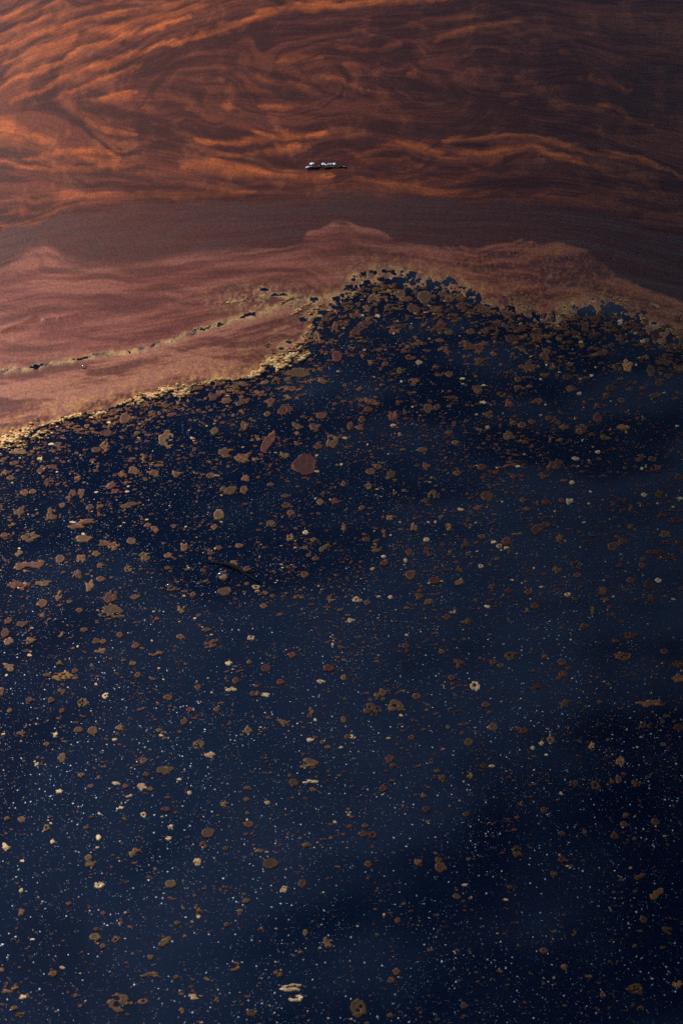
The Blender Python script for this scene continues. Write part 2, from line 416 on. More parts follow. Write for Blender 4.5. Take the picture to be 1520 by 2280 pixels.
def stroke_field(kind):
    acc = np.zeros_like(X)
    for k, s, wd, tx in ST:
        if k != kind: continue
        P = pts(tx); n = len(P)
        m = (PX > P[:, 0].min() - 90) & (PX < P[:, 0].max() + 90) & (PY > P[:, 1].min() - 60) & (PY < P[:, 1].max() + 60)
        if not m.any(): continue
        qx, qy = QX[m], QY[m]
        best = np.full(qx.shape, 1e9); tb = np.zeros(qx.shape)
        L = np.concatenate([[0], np.cumsum(np.hypot(*np.diff(P, axis=0).T))])
        for i in range(n - 1):
            a, b = P[i], P[i + 1]; d = b - a; l2 = d @ d
            t = np.clip(((qx - a[0]) * d[0] + (qy - a[1]) * d[1]) / l2, 0, 1)
            dd = (qx - a[0] - t * d[0]) ** 2 + (qy - a[1] - t * d[1]) ** 2
            u = dd < best; best = np.where(u, dd, best); tb = np.where(u, (L[i] + t * math.sqrt(l2)) / L[-1], tb)
        tap = .35 + .65 * np.sqrt(np.clip(4 * tb * (1 - tb), 0, 1))
        r = np.sqrt(best) / (wd * tap)
        v = s * (1 - sstep(.15, 1.75, r))
        sub = acc[m]; acc[m] = 1 - (1 - sub) * (1 - v)
    return acc
org = stroke_field('o'); drk = stroke_field('d')

def curve(s):
    P = pts(s); return lambda x: np.interp(x, P[:, 0], P[:, 1])
edge = curve('-400,1120 -150,1040 0,988 30,972 70,958 120,940 180,922 240,912 290,893 330,884 370,868 400,866 440,855 480,850 540,842 575,832 600,818 640,806 668,788 684,760 694,738 706,722 718,704 736,694 756,684 770,662 786,642 802,632 850,628 920,632 1000,645 1050,666 1090,683 1130,690 1165,708 1212,726 1250,712 1290,700 1330,692 1380,702 1420,716 1442,752 1470,764 1520,762 1700,800 2000,860')
band_t = curve('-400,600 0,522 60,500 150,474 400,456 620,442 800,430 950,446 1060,456 1200,452 1350,472 1520,530 1900,640')
band_b = curve('-400,700 0,604 60,570 100,553 128,566 150,590 190,600 300,596 450,581 560,566 640,552 690,520 740,503 800,506 850,520 900,541 1000,551 1090,545 1150,533 1230,545 1290,571 1350,601 1430,641 1520,682 1900,800')
crack = curve('-400,850 0,827 60,821 130,806 200,795 290,785 340,771 400,752 460,731 540,706 600,690 680,668 740,660 800,640')

HOLES = [(563,700,11,5),(590,645,10,3.5),(620,657,19,2.6),(698,668,11,5),(745,665,10,4),(720,696,13,5),(1362,690,25,9),(1372,684,14,6),(1434,697,12,4),
 (1147,565,3.4,3),(1262,576,3,2.6),(1358,577,3.4,3),(1222,616,2.4,2),(644,762,10,3),(655,786,12,4),(628,776,8,3),
 (676,712,10,5),(690,700,8,4),(1300,698,12,3),(1330,704,10,3.5),(1250,706,9,3),(1400,712,12,3.5),(1395,735,9,4),(1475,735,10,4),(1455,720,8,3),(1500,748,10,4),(1205,708,9,3),
 (850,640,13,4),(885,646,12,4),(1010,660,14,4),(940,644,12,3),(1040,676,9,4),(985,652,9,3),(800,650,9,3),(764,690,8,5),(312,886,7,3),(150,932,14,3),(60,962,10,3)]
fn = fbm(X * 120, Y * 75, 4) - .5
fn2 = fbm(X * 380 + 5, Y * 230 + 5, 3) - .5
rag = .35 + 1.5 * np.exp(-((PX - 880) / 160) ** 2) + 1.3 * sstep(1090, 1200, PX) + .5 * np.exp(-((PX - 640) / 70) ** 2)
f = (edge(PX + fn * 24) - PY) + rag * (fn * 34 + fn2 * 26)
near_edge = np.clip(1 - (edge(PX) - PY) / 46, 0, 1) * (rag > .7)
lace = np.abs(fbm(X * 150 + 9, Y * 90 + 3, 3) - .5) * 60 - 2.2 * near_edge * 1.2      # little gaps in the ragged fringe
f = np.where(near_edge > 0, np.minimum(f, 8 - 7.0 * near_edge * sstep(.42, .66, fbm(X * 210 + 3, Y * 120 + 1, 3)) * 3.0), f)
for hx, hy, rx, ry in HOLES:
    m = (np.abs(PX - hx) < rx * 3) & (np.abs(PY - hy) < ry * 5 + 10)
    r = np.hypot((PX[m] - hx + fn[m] * rx) / rx, (PY[m] - hy + fn2[m] * ry * 2.5) / ry)
    f[m] = np.minimum(f[m], (r - 1) * min(rx, ry) * 1.2)
ck = np.full(X.shape, -1.2)
for a_, b_, hw_ in ((82, 20, 2.4), (188, 30, 3.0), (160, 8, 1.8), (286, 16, 1.3), (342, 10, 1.4), (388, 8, 1.0), (450, 22, 3.2), (490, 12, 2.0), (512, 6, 1.2), (548, 22, 2.4), (22, 14, 1.1)):
    ck = np.maximum(ck, hw_ * (1 - ((PX - a_) / b_) ** 2))
ck = ck + .7 + fn2 * 5 - 1.0 * (fn > .12)
ckm = (PX > -60) & (PX < 700)
f = np.where(ckm, np.minimum(f, np.abs(PY - crack(PX) + fn * 16 + fn2 * 5) - ck), f)
f = np.clip(f, -40, 40)

# colours
def mixc(C, col, a): return C * (1 - a[..., None]) + np.array(col) * a[..., None]
C = np.zeros(X.shape + (3,)) + np.array((.088, .0185, .0105))
topzone = 1 - sstep(-14, 10, PY - band_t(PX) + wob * 30)
soft = 4 + 26 * sstep(640, 380, PX)
redzone = sstep(-1, 1, (PY - band_b(PX + wob * 60) + wob2 * 22 + f2 * 1.2 + f4 * 2.5) / soft)
C = mixc(C, (.078, .029, .024), (1 - topzone) * (1 - redzone) * (.70 + .30 * np.tanh(f4)))                       # smooth grey-violet band
C = mixc(C, (.185, .050, .033), redzone * (.90 + .10 * np.tanh(f2)))
C = mixc(C, (.40, .16, .10), np.clip(redzone * np.exp(-np.abs(PY - band_b(PX)) / 4.0) * .45, 0, 1))   # fine lighter line on the border
st = .5 + .5 * np.tanh(np.where(PY < band_t(PX), .40 * f2 + .20 * f1 + .72 * f3, .6 * f2 + .3 * f1 + .6 * f4))
C = mixc(C, (.25, .058, .022), topzone * sstep(.45, 1.0, st) * (.36 + .26 * sstep(520, 60, PX) * sstep(240, 40, PY)))
C = mixc(C, (.050, .0095, .006), topzone * sstep(.62, 0., st) * .85)
patch = sstep(.52, .70, fbm(X * 34 + 3, Y * 16, 4)) * topzone
C = mixc(C, (.24, .066, .026), patch * (.14 + .30 * sstep(0, 1, st)) * (.5 + sstep(.45, .6, fbm(X * 190 + 3, Y * 95, 3))))
C = mixc(C, (.50, .112, .022), np.clip(org * (.62 + .38 * sstep(.15, .8, st)) * (.86 + .14 * np.tanh(f1 * 1.2)) * (.66 + .5 * sstep(.36, .6, fbm(X * 60 + 1, Y * 26 + 4, 3))), 0, 1) * (topzone * .94 + .06 + (1 - topzone) * (1 - redzone) * .5))
C = mixc(C, (.046, .013, .010), np.clip(drk * (.75 + .25 * np.tanh(f1)), 0, 1) * .92)
# warm streaks and ochre speckle towards the rim and along the crack
dist_e = edge(PX) - PY
dcr = np.abs(PY - crack(PX) + wob * 20)
warm = redzone * np.exp(-np.clip(dist_e, 0, 400) / 34)
low = redzone * sstep(-8, 14, PY - crack(PX)) * (PX < 800)
sp = sstep(.52, .66, fbm(X * 330 + 2, Y * 200 + 8, 3))
sp2 = sstep(.50, .64, fbm(X * 150 + 12, Y * 80 + 8, 4))
C = mixc(C, (.092, .025, .019), redzone * sstep(.55, 0, st) * .75)
C = mixc(C, (.38, .16, .09), np.clip(low * sstep(.35, .9, st) * .55, 0, 1))
C = mixc(C, (.30, .105, .066), np.clip(redzone * sstep(.6, 1., st) * .5, 0, 1))
C = mixc(C, (.54, .26, .080), np.clip(warm * (sp * .6 + sp2 * .5), 0, .8))
C = mixc(C, (.50, .29, .12), np.clip(np.exp(-(dcr / 6) ** 2) * (.15 + .55 * sp2) * sstep(840, 700, PX) * redzone, 0, .6))
C = mixc(C, (.42, .24, .10), np.clip(np.exp(-((PX - 600) / 120) ** 2 - ((PY - 670) / 32) ** 2) * (sp * .7 + sp2 * .4), 0, .8))
C = mixc(C, (.40, .20, .072), np.clip(sstep(.9, 1.4, rag) * sstep(60, 6, dist_e) * (.2 + .7 * sp2), 0, .55))
C = mixc(C, (.12, .055, .045), np.clip(sstep(.9, 1.4, rag) * sstep(56, 6, dist_e) * sstep(.5, .35, fbm(X * 110 + 12, Y * 70 + 8, 3)), 0, .8))
C = mixc(C, (.42, .125, .036), np.clip(redzone * sstep(820, 1150, PX) * (sp * .45 + sstep(.5, .9, st) * .35), 0, .7))
seam = np.exp(-((PY - crack(PX) + fn * 16 + fn2 * 5) / 3.0) ** 2) * sstep(.34, .46, fbm(X * 70 + 8, Y * 30, 3)) * (PX < 720)
C = mixc(C, (.022, .030, .036), np.clip(seam, 0, .9))
rim = np.exp(-np.clip(f, 0, 60) / 3.0)
C = mixc(C, (.58, .35, .13), rim * sstep(.35, .62, fbm(X * 160, Y * 90, 3)) * .75 * (PY > band_b(PX) + 60))
C *= (1 + .06 * np.tanh(f1) * (.35 + .65 * topzone) + .05 * np.tanh(f2))[..., None]
C *= (.86 + .28 * fbm(X * 700, Y * 430, 2))[..., None]
C = np.clip(C, .006, .9)

# relief
Z = .0004 + .0005 * sstep(0, 30, f) + .00012 * f2 * (1 - topzone) * sstep(0, 30, f) + .00010 * np.tanh(f1) * sstep(0, 20, f)
FOLD = [(5, '2,737 20,728 34,722 52,716 74,707', .0050), (4, '100,712 112,708 128,706', .0040), (4, '134,707 150,703 164,702', .0036),
        (6, '40,752 70,744 110,738', .0016), (5, '0,712 30,706 60,700', .0016), (5, '80,728 130,722 170,716', .0016), (4, '180,738 200,734', .0012)]
for wd, tx, hgt in FOLD:
    P = pts(tx); hgt = hgt * .2; wd = wd * 1.15
    m = (PX < 260) & (PY > 660) & (PY < 800)
    qx, qy = PX[m] + wob[m] * 14, PY[m] + wob2[m] * 8; bb = np.full(qx.shape, 1e9); ss = np.zeros(qx.shape)
    for a, b in zip(P[:-1], P[1:]):
        d = b - a; t = np.clip(((qx - a[0]) * d[0] + (qy - a[1]) * d[1]) / (d @ d), 0, 1)
        ex, ey = qx - a[0] - t * d[0], qy - a[1] - t * d[1]
        dd = np.hypot(ex, ey); u = dd < bb; bb = np.where(u, dd, bb); ss = np.where(u, ey, ss)
    Z[m] += hgt * np.exp(-((ss - wd * .4) / wd) ** 2 - (np.maximum(bb - np.abs(ss), 0) / wd) ** 2) * (bb < wd * 4) \
          - hgt * .18 * np.exp(-((ss + wd * 1.0) / (wd * .6)) ** 2 - (np.maximum(bb - np.abs(ss), 0) / wd) ** 2) * (bb < wd * 4)
# the object resting on the film dents it a little
m = (np.hypot((PX - 726) / 60, (PY - 374) / 12) < 2)
Z[m] -= .0006 * np.exp(-(np.hypot((PX[m] - 726) / 50, (PY[m] - 374) / 10)) ** 2)
Z = np.maximum(Z, .0003)

# carry the sheet on outside the picture with a coarse mirrored border
def grow(v, step, n, ratio):
    d = step * np.cumsum(ratio ** np.arange(1, n + 1)); return v + d
exr = grow(xs[-1], DX, 60, 1.09); exl = -exr[::-1]
eyu = grow(ys[-1], DY, 60, 1.09)
NX = np.concatenate([exl, xs, exr]); NY = np.concatenate([ys, eyu])
def mir(v, lo, hi, n):
    t = np.mod((v - lo) / (hi - lo), 2.0); t = np.where(t > 1, 2 - t, t)
    return np.clip(np.round(t * (n - 1)), 0, n - 1).astype(int)
jx = mir(NX, xs[0], xs[-1], gx0); iy = mir(NY, ys[0], ys[-1], gy0)
GX, GY = np.meshgrid(NX, NY)
C2 = C[iy][:, jx]; Z2 = Z[iy][:, jx]; f2d = f[iy][:, jx]
bx, by = to_pix(GX, GY)
outside = (np.abs(GX) > .64) | (GY > ys[-1])
# outside the picture the shore of the film simply continues along its edge curve
f2d = np.where(outside, np.clip(edge(bx) - by, -40, 40), f2d)
V, q, kept = cut_sheet(f2d, GX, GY, Z2, DX)
VC = C2.reshape(-1, 3)[kept]
V, q, VC = add_skirt(V, q, VC, -.001)
film = link('scum_film', None, label='large marbled rust-brown scum film covering the far part of the dark water', cat='scum film')
film.location = (0, 0, 0)
link('film_sheet', mesh_from('film_sheet', V, F4=q, col=VC, mat=MAT_FILM), parent=film)

# ------------------------------------------------------------------ pale crust lumps on the rim of the film (one part per clump run)
ico_v = np.array([(0, 0, 1), (.894, 0, .447), (.276, .851, .447), (-.724, .526, .447), (-.724, -.526, .447), (.276, -.851, .447),
                  (.724, .526, -.447), (-.276, .851, -.447), (-.894, 0, -.447), (-.276, -.851, -.447), (.724, -.526, -.447), (0, 0, -1)])
ico_f = np.array([(0,1,2),(0,2,3),(0,3,4),(0,4,5),(0,5,1),(1,6,2),(2,7,3),(3,8,4),(4,9,5),(5,10,1),(6,7,2),(7,8,3),(8,9,4),(9,10,5),(10,6,1),(11,7,6),(11,8,7),(11,9,8),(11,10,9),(11,6,10)])
def lumps(cen, rad, flat, col, r):
    """many small uneven grains joined into one mesh; cen (n,3), rad (n,), col (n,3)"""
    n = len(cen)
    jit = 1 + .5 * (r.random((n, 12, 1)) - .5)
    rot = r.random(n) * 6.28; c, s = np.cos(rot)[:, None], np.sin(rot)[:, None]
    vx = ico_v[None, :, 0] * c - ico_v[None, :, 1] * s; vy = ico_v[None, :, 0] * s + ico_v[None, :, 1] * c
    st = 1 + .9 * r.random((n, 1))
    V = np.stack([vx * st, vy, np.repeat(ico_v[None, :, 2], n, 0) * flat], -1) * jit * rad[:, None, None]
    V = V + cen[:, None, :]
    F = ico_f[None] + (np.arange(n) * 12)[:, None, None]
    return V.reshape(-1, 3), F.reshape(-1, 3), np.repeat(col, 12, 0)
CRUST = [  # centre px, half length, half height, count, bright
 (30, 975, 46, 12, 300, 1.), (95, 968, 30, 9, 120, .8), (60, 990, 40, 6, 90, .8), (130, 940, 34, 6, 110, 1.), (215, 925, 22, 7, 120, .9), (165, 930, 26, 5, 90, 1.),
 (285, 900, 30, 7, 130, .8), (320, 888, 30, 9, 200, 1.), (368, 872, 28, 8, 170, 1.), (405, 876, 16, 9, 110, .9), (250, 908, 34, 5, 100, .8), (440, 858, 22, 4, 60, .6),
 (490, 846, 16, 3, 50, 1.), (470, 852, 24, 3, 50, .7), (560, 838, 12, 5, 50, 1.), (585, 826, 22, 7, 140, 1.), (605, 806, 18, 9, 130, 1.), (628, 816, 24, 8, 160, 1.), (645, 796, 18, 8, 110, 1.),
 (655, 780, 20, 6, 80, .9), (672, 766, 16, 5, 60, .9), (676, 796, 9, 5, 50, 1.), (690, 734, 16, 9, 70, .7), (672, 688, 22, 5, 90, .8), (655, 675, 26, 5, 60, .5), (545, 668, 24, 4, 60, .6), (520, 674, 22, 4, 50, .5),
 (640, 668, 14, 4, 40, .6), (700, 690, 22, 8, 80, .6), (735, 672, 24, 8, 80, .5), (780, 660, 20, 9, 70, .45), (830, 665, 26, 9, 70, .4), (860, 650, 30, 7, 60, .35), (1260, 700, 40, 6, 60, .35), (1180, 690, 30, 6, 60, .35),
 (1375, 665, 24, 6, 60, .45), (1420, 700, 30, 8, 60, .3), (1480, 740, 40, 12, 70, .3), (1400, 660, 26, 5, 40, .4), (1240, 670, 12, 3, 20, .5), (1458, 681, 10, 3, 20, .5)]
for (x0, y0, hw, hh, n, br) in CRUST:
    r = rng; n = int(n * 3.6)
    a = r.normal(size=(n, 2)) * .45
    big_ = 1.0 if (560 < x0 < 680 and y0 > 760) or 285 < x0 < 410 or x0 < 60 else .45; n = int(n * (1.5 if big_ == 1 else .6)); a = r.normal(size=(n, 2)) * .45
    sl = (edge(x0 + 30) - edge(x0 - 30)) / 60
    sl = float(np.clip(sl, -.6, .4))
    lx = x0 + a[:, 0] * hw; ly = y0 + a[:, 1] * hh + sl * a[:, 0] * hw
    # grains gather in threads
    thr = np.abs(fbm(lx / 16., ly / 9., 3) - .5); ok = thr < .065 + .03 * br
    lx, ly = lx[ok], ly[ok]
    wx, wy = to_plane(lx, ly)
    rad = (.0005 + .0012 * r.random(len(lx)) ** 2.5) * (.9 + .4 * br) * (.62 + .25 * big_)
    t = r.random((len(lx), 1))
    col = (np.array((.54, .225, .060)) * (1 - t) + np.array((.89, .62, .29)) * t) * (.45 + .55 * br) * (.8 + .4 * r.random((len(lx), 1)))
    cen = np.stack([wx, wy, .0006 + rad * .3 + .0010 * r.random(len(lx)) ** 2 * br], -1)
    V, F, VC = lumps(cen, rad, .6, col, r)
    if len(lx) > 30: link('crust', mesh_from('crust', V, F3=F, col=np.clip(VC, 0, .88), mat=MAT_CRUST), parent=film, kind='stuff')

# ------------------------------------------------------------------ floating flakes
# zone lists: centre x, centre y, width, height in a two-fold enlargement, then shape and colour
#   d disc  l lobed  r ring  c crescent  n holed net  e slanting strip ;  b brown  m maroon  t tan  p pale  o orange
ZONES = {
 (0, 900): '''1357,268,112,98,Bm 500,65,110,40,lb 560,65,50,50,db 475,130,60,32,dm 260,195,70,40,lb 745,160,75,85,nt 1130,155,50,40,lb 1190,170,60,90,em 1000,220,90,50,lb 230,285,65,36,lb
 183,295,36,28,dm 210,340,46,55,lm 700,268,70,25,lb 680,312,55,45,lb 785,312,55,45,lb 505,370,80,50,lm 320,405,40,55,lm 365,400,30,50,lb 445,455,40,40,lb 403,460,35,25,db 225,490,55,65,lb
 280,452,30,22,db 90,490,65,50,lb 575,450,85,30,eb 360,535,110,40,eb 55,538,45,28,lb 690,558,45,38,lb 658,540,30,20,db 140,590,105,36,lt 372,600,75,32,dt 585,610,46,32,dt 465,620,60,35,lb
 505,635,50,35,lb 430,667,35,25,dt 820,637,36,50,lb 748,675,34,26,dt 645,680,56,50,lt 130,720,115,60,lb 268,690,46,36,db 360,690,40,50,lb 85,808,90,50,lm 200,800,70,32,lt 345,760,44,50,lb
 400,812,50,56,lt 450,780,40,24,db 190,887,50,38,db 265,860,40,50,lb 490,855,60,60,lm 490,930,125,75,nt 600,860,50,30,lb 808,918,44,36,lt 35,967,50,38,lm 98,980,50,28,db 975,495,50,45,dt
 1038,712,40,28,dt 1000,835,66,42,dt 765,822,46,26,dt 1208,530,46,40,lb 1275,452,46,26,db 1295,485,34,26,db 1020,385,70,55,lt 1085,383,35,40,db 1260,230,56,40,lt 1415,190,40,26,dm 1480,165,60,60,nt
 1440,640,50,36,et 1355,760,36,32,db 1360,572,24,18,dp 955,548,30,24,db 955,120,34,32,dt 640,240,36,36,lb 570,345,34,28,lm 600,300,60,36,lb 545,312,50,30,lb 1100,240,100,40,lb 935,320,40,26,db
 430,205,45,28,db 465,185,36,36,lb 345,330,40,22,lb 110,395,35,26,db 148,392,32,24,db 65,265,40,20,db 50,330,36,22,db 90,210,80,30,lt 180,245,24,26,lp 1470,865,36,36,lb 1330,860,60,26,lb
 860,850,26,24,db 440,490,36,20,lb 20,310,40,34,lb 20,585,34,22,db 85,665,32,34,lt 1140,815,35,20,rp 1100,735,34,22,db 905,742,26,18,dm 745,732,24,16,dm 975,640,30,20,db 940,665,30,20,dm 575,735,44,34,nt
 445,720,30,20,db 190,940,34,30,lb 355,920,32,20,db 700,958,22,16,dm 1215,855,24,18,db 1175,900,34,22,db 1100,800,20,16,db 1395,605,24,20,dt 1405,690,34,20,db 1375,675,26,18,db 1295,595,34,32,lt 1065,632,34,18,db 1205,360,30,18,db 1270,410,36,18,db
 1425,435,30,28,dt 1490,432,40,28,lm 1095,330,36,34,lb 1320,100,46,46,lt 1400,100,50,40,lb 1430,52,50,30,db 1190,45,30,22,db 1270,20,60,60,lm 1090,100,40,44,lb''',
 (760, 900): '''385,20,44,44,db 425,15,30,26,db 225,52,50,50,lm 255,135,36,28,lt 90,70,30,30,db 85,105,34,34,lm 38,98,28,36,db 120,25,36,26,dm 478,128,32,30,lm 505,170,28,20,dt 650,104,20,14,dp
 738,140,52,46,lt 655,52,56,28,lb 358,205,46,20,db 820,165,64,26,lb 765,75,30,30,lb 803,95,34,26,db 847,80,30,22,dm 955,75,50,34,lb 920,63,30,20,db 990,103,40,26,lb 1065,110,56,46,lb 1140,62,42,44,dm
 1135,12,50,36,lm 1255,112,66,52,lo 1170,150,46,26,lb 1325,243,48,32,lm 1380,245,36,22,db 955,265,62,42,lb 1040,243,32,16,dp 1395,285,50,34,lm 1140,213,24,14,dp 625,282,40,26,dm 685,305,60,20,lm
 740,275,80,24,em 765,323,30,20,dm 895,320,36,26,lb 1025,350,24,14,dp 1345,405,24,16,dp 1410,400,46,36,lb 130,300,46,28,db 162,280,34,24,db 220,312,42,30,db 515,308,36,22,db 375,280,36,30,lb
 120,365,34,28,lt 10,355,24,24,db 410,402,48,44,lt 648,412,58,46,db 610,463,44,22,lm 908,437,36,20,dm 1016,432,42,28,Pp 978,430,24,20,dm 825,468,44,22,lb 805,428,26,22,db 90,463,26,20,db
 205,505,56,28,lt 15,545,44,36,lb 190,575,28,44,lb 320,553,46,44,lt 480,548,32,32,lb 570,545,20,26,lt 880,550,80,56,eb 108,603,30,20,db 775,580,50,18,lt 625,590,36,16,db 970,600,32,32,lb
 735,612,42,34,dm 702,632,26,18,rp 378,604,26,18,dp 555,620,50,40,lm 155,648,54,26,lt 300,660,34,28,dm 382,645,28,18,dm 188,680,22,12,dp 190,710,34,22,dm 285,697,16,18,dp 1230,622,80,50,eb
 1375,660,40,22,dm 1415,663,36,26,dm 1440,580,56,36,lt 1490,520,50,26,dm 1425,495,44,26,lm 1500,325,36,24,db 305,762,46,46,db 412,787,54,30,dm 522,737,56,28,lb 522,793,46,24,lb 620,722,22,16,rp
 350,832,26,16,dm 345,855,46,30,lt 390,882,44,36,lt 70,870,40,24,np 115,885,30,22,db 218,860,20,14,dp 35,965,50,26,lp 490,922,34,20,cp 468,950,34,26,db 560,968,40,34,lb 810,915,46,26,ct
 860,902,36,20,db 830,838,34,22,dm 745,832,32,20,dm 672,812,40,22,lb 1005,848,26,18,rp 1048,763,34,20,db 1050,720,60,40,lb 957,735,36,36,lb 1160,830,44,36,lb 1175,870,44,20,lb 1190,905,40,24,lm
 1210,942,34,22,lm 1115,920,30,40,lt 1080,990,40,20,db 1285,785,36,24,db 1365,805,46,42,dm 1408,785,26,18,dp 1380,865,30,44,lm 1335,718,30,24,db 1285,545,30,30,lb 1285,465,24,34,lb 1505,620,40,20,dm 1470,685,40,24,lm''',
 (0, 1400): '''25,20,44,40,dm 38,58,44,34,dt 137,55,46,28,lt 268,22,36,40,ct 375,5,34,20,db 430,55,36,26,db 460,58,28,20,db 605,77,36,28,dm 535,30,28,26,dm 450,98,50,32,lt 700,115,66,30,lb 805,37,36,24,db
 920,5,44,18,db 945,60,60,24,eb 940,75,44,26,lm 1115,42,32,28,lp 265,155,40,26,lt 590,155,36,30,lt 35,175,76,46,lt 210,207,36,16,db 275,213,106,34,nt 335,188,28,24,dm 615,207,30,24,db 1018,155,30,22,lp
 1110,150,20,20,db 1185,177,50,38,dm 1463,177,46,34,dm 1300,118,40,24,dm 1052,232,34,28,db 1025,270,56,24,lp 883,262,30,26,db 750,308,42,28,db 1250,238,34,24,dm 1435,236,50,18,lp 1135,290,50,34,lb
 1180,294,54,18,lp 272,283,48,42,lb 5,285,30,40,db 132,318,34,24,dm 230,320,34,24,dm 370,330,44,50,nt 278,366,28,22,dm 470,300,26,24,rp 45,366,20,22,db 100,468,44,28,lb 247,473,28,20,lp
 348,452,44,26,dt 414,457,52,40,dt 540,438,70,26,lt 512,494,20,14,dp 820,415,30,26,db 845,362,28,24,dm 965,360,26,20,db 1105,453,34,30,dt 1270,418,52,34,lt 1385,380,34,54,lb 1380,495,34,18,lp
 1436,507,24,18,dt 882,517,54,46,nt 708,452,26,18,dt 280,575,40,50,lt 208,515,26,18,db 165,605,20,16,dp 363,653,30,22,dt 640,588,32,26,db 735,630,90,46,lt 940,568,52,28,lp 652,650,30,20,db
 1375,600,110,46,lt 1308,688,46,36,dt 1385,688,66,24,cp 635,705,50,34,lp 670,715,24,18,dt 515,688,44,16,lp 265,727,30,22,lp 572,742,36,16,cp 845,732,20,16,dp 738,806,40,22,dm 1000,782,34,28,lt
 1098,762,26,18,dt 1190,775,24,18,dp 640,830,28,24,rp 555,850,36,32,lt 540,798,28,18,lp 1108,873,46,30,db 97,850,34,26,dt 33,847,24,18,dt 208,888,30,26,rt 386,888,24,18,dt 760,885,30,20,lp
 750,935,26,16,lp 925,910,58,46,dt 912,960,44,46,lb 440,930,20,24,lp 235,950,22,18,dp 28,978,40,26,lp 600,985,40,30,lt 1003,980,26,18,dt 1155,988,46,22,lt 1362,965,36,30,lt 560,702,26,18,dm''',
 (760, 1400): '''1285,30,58,46,lm 1252,122,76,34,nb 1498,222,60,44,lo 1500,160,60,30,lm 1435,100,32,24,db 10,218,24,28,dt 750,122,46,38,rt 520,155,48,56,lm 595,255,50,42,Np 490,220,30,24,dm 900,122,30,34,lm
 980,150,36,26,db 978,210,46,40,em 675,150,30,24,db 708,165,30,18,dt 288,77,34,24,dm 445,104,26,22,db 242,345,76,50,rt 140,365,80,60,nt 333,303,36,26,db 182,285,34,32,dt 155,296,26,20,dt
 640,340,34,24,db 990,330,56,34,lt 1370,332,110,40,lo 1340,432,34,24,db 1500,440,50,34,dm 10,405,26,26,db 672,440,44,32,dt 810,455,38,26,dm 25,483,24,22,db 48,484,26,22,lp 565,507,36,34,dt
 930,497,32,28,rt 312,485,26,22,rt 215,580,40,34,dm 228,610,28,20,dt 632,612,30,24,dm 447,665,46,46,lb 425,635,26,16,dt 570,655,24,36,lt 185,714,40,34,dm 225,677,20,16,rt 1130,700,42,38,rb
 1185,680,50,46,cb 1230,670,26,34,db 1240,590,40,44,no 1112,522,28,36,lo 1310,690,50,36,lb 1040,690,26,24,db 378,807,36,28,dm 365,746,24,16,dt 555,827,28,20,db 900,807,28,26,db 800,780,20,24,lt
 140,922,40,32,rm 98,915,44,26,db 35,882,28,20,dm 30,828,26,22,lp 105,880,30,20,db 978,912,32,18,db 1265,830,28,30,lb 1255,872,28,24,db 1215,925,34,32,db 1080,905,24,26,lb 775,985,34,26,rt 1395,860,36,30,db 890,510,18,18,dp 850,532,18,16,dp 668,612,26,10,dp''',
 (0, 1850): '''602,97,46,50,lt 410,148,50,36,lt 393,122,34,28,dt 432,157,24,18,dp 880,140,36,34,np 762,237,50,40,dt 1204,147,70,50,dt 1155,92,48,28,lt 442,243,44,32,np 97,268,20,20,dp 97,362,32,36,lt 308,325,26,18,db
 890,340,44,46,ct 822,338,26,24,ct 1345,235,40,36,db 1265,262,38,36,np 1098,312,32,20,dt 1160,447,30,34,ct 1455,495,52,50,lt 1358,455,24,28,rt 425,475,46,36,dt 515,485,32,28,rb 458,515,26,20,dt
 430,438,26,16,db 735,495,50,38,et 790,413,26,20,dt 675,650,80,36,ct 1035,603,70,44,ct 930,657,40,20,ct 1235,637,38,36,lb 238,637,40,28,dt 535,768,114,88,nt 638,761,46,28,rt 870,740,64,30,lp
 965,755,22,24,lt 1300,700,96,40,lp 1318,750,68,28,lp 1120,812,46,34,db 65,695,44,30,lt 35,715,46,18,lt 105,740,48,20,lp 95,820,54,24,lt 65,790,30,18,db 338,735,24,18,dt 810,798,34,28,lt
 785,652,28,20,db 672,563,28,24,dt 1010,418,28,18,db 1070,357,30,14,dt 10,620,30,18,lb 460,367,24,18,db 885,385,24,18,lp''',
 (760, 1850): '''440,162,50,44,db 430,130,34,24,db 118,150,32,28,db 340,140,34,34,lt 780,95,50,54,nb 980,127,36,32,dm 1400,285,56,50,eo 512,294,34,24,dt 245,628,34,28,db 220,667,30,26,db 75,795,80,80,nt
 900,535,36,26,db 1308,705,76,50,nb 990,610,34,24,lo 545,780,32,24,dt 1342,395,32,28,db 1028,455,32,28,ct 1445,440,50,40,lb 1325,205,50,26,eb 945,195,40,24,lt 550,240,30,14,lp 750,253,24,18,db
 215,823,26,20,db 1160,730,20,28,db 1330,800,40,40,cb 1490,685,50,30,lo 250,400,24,24,db''',
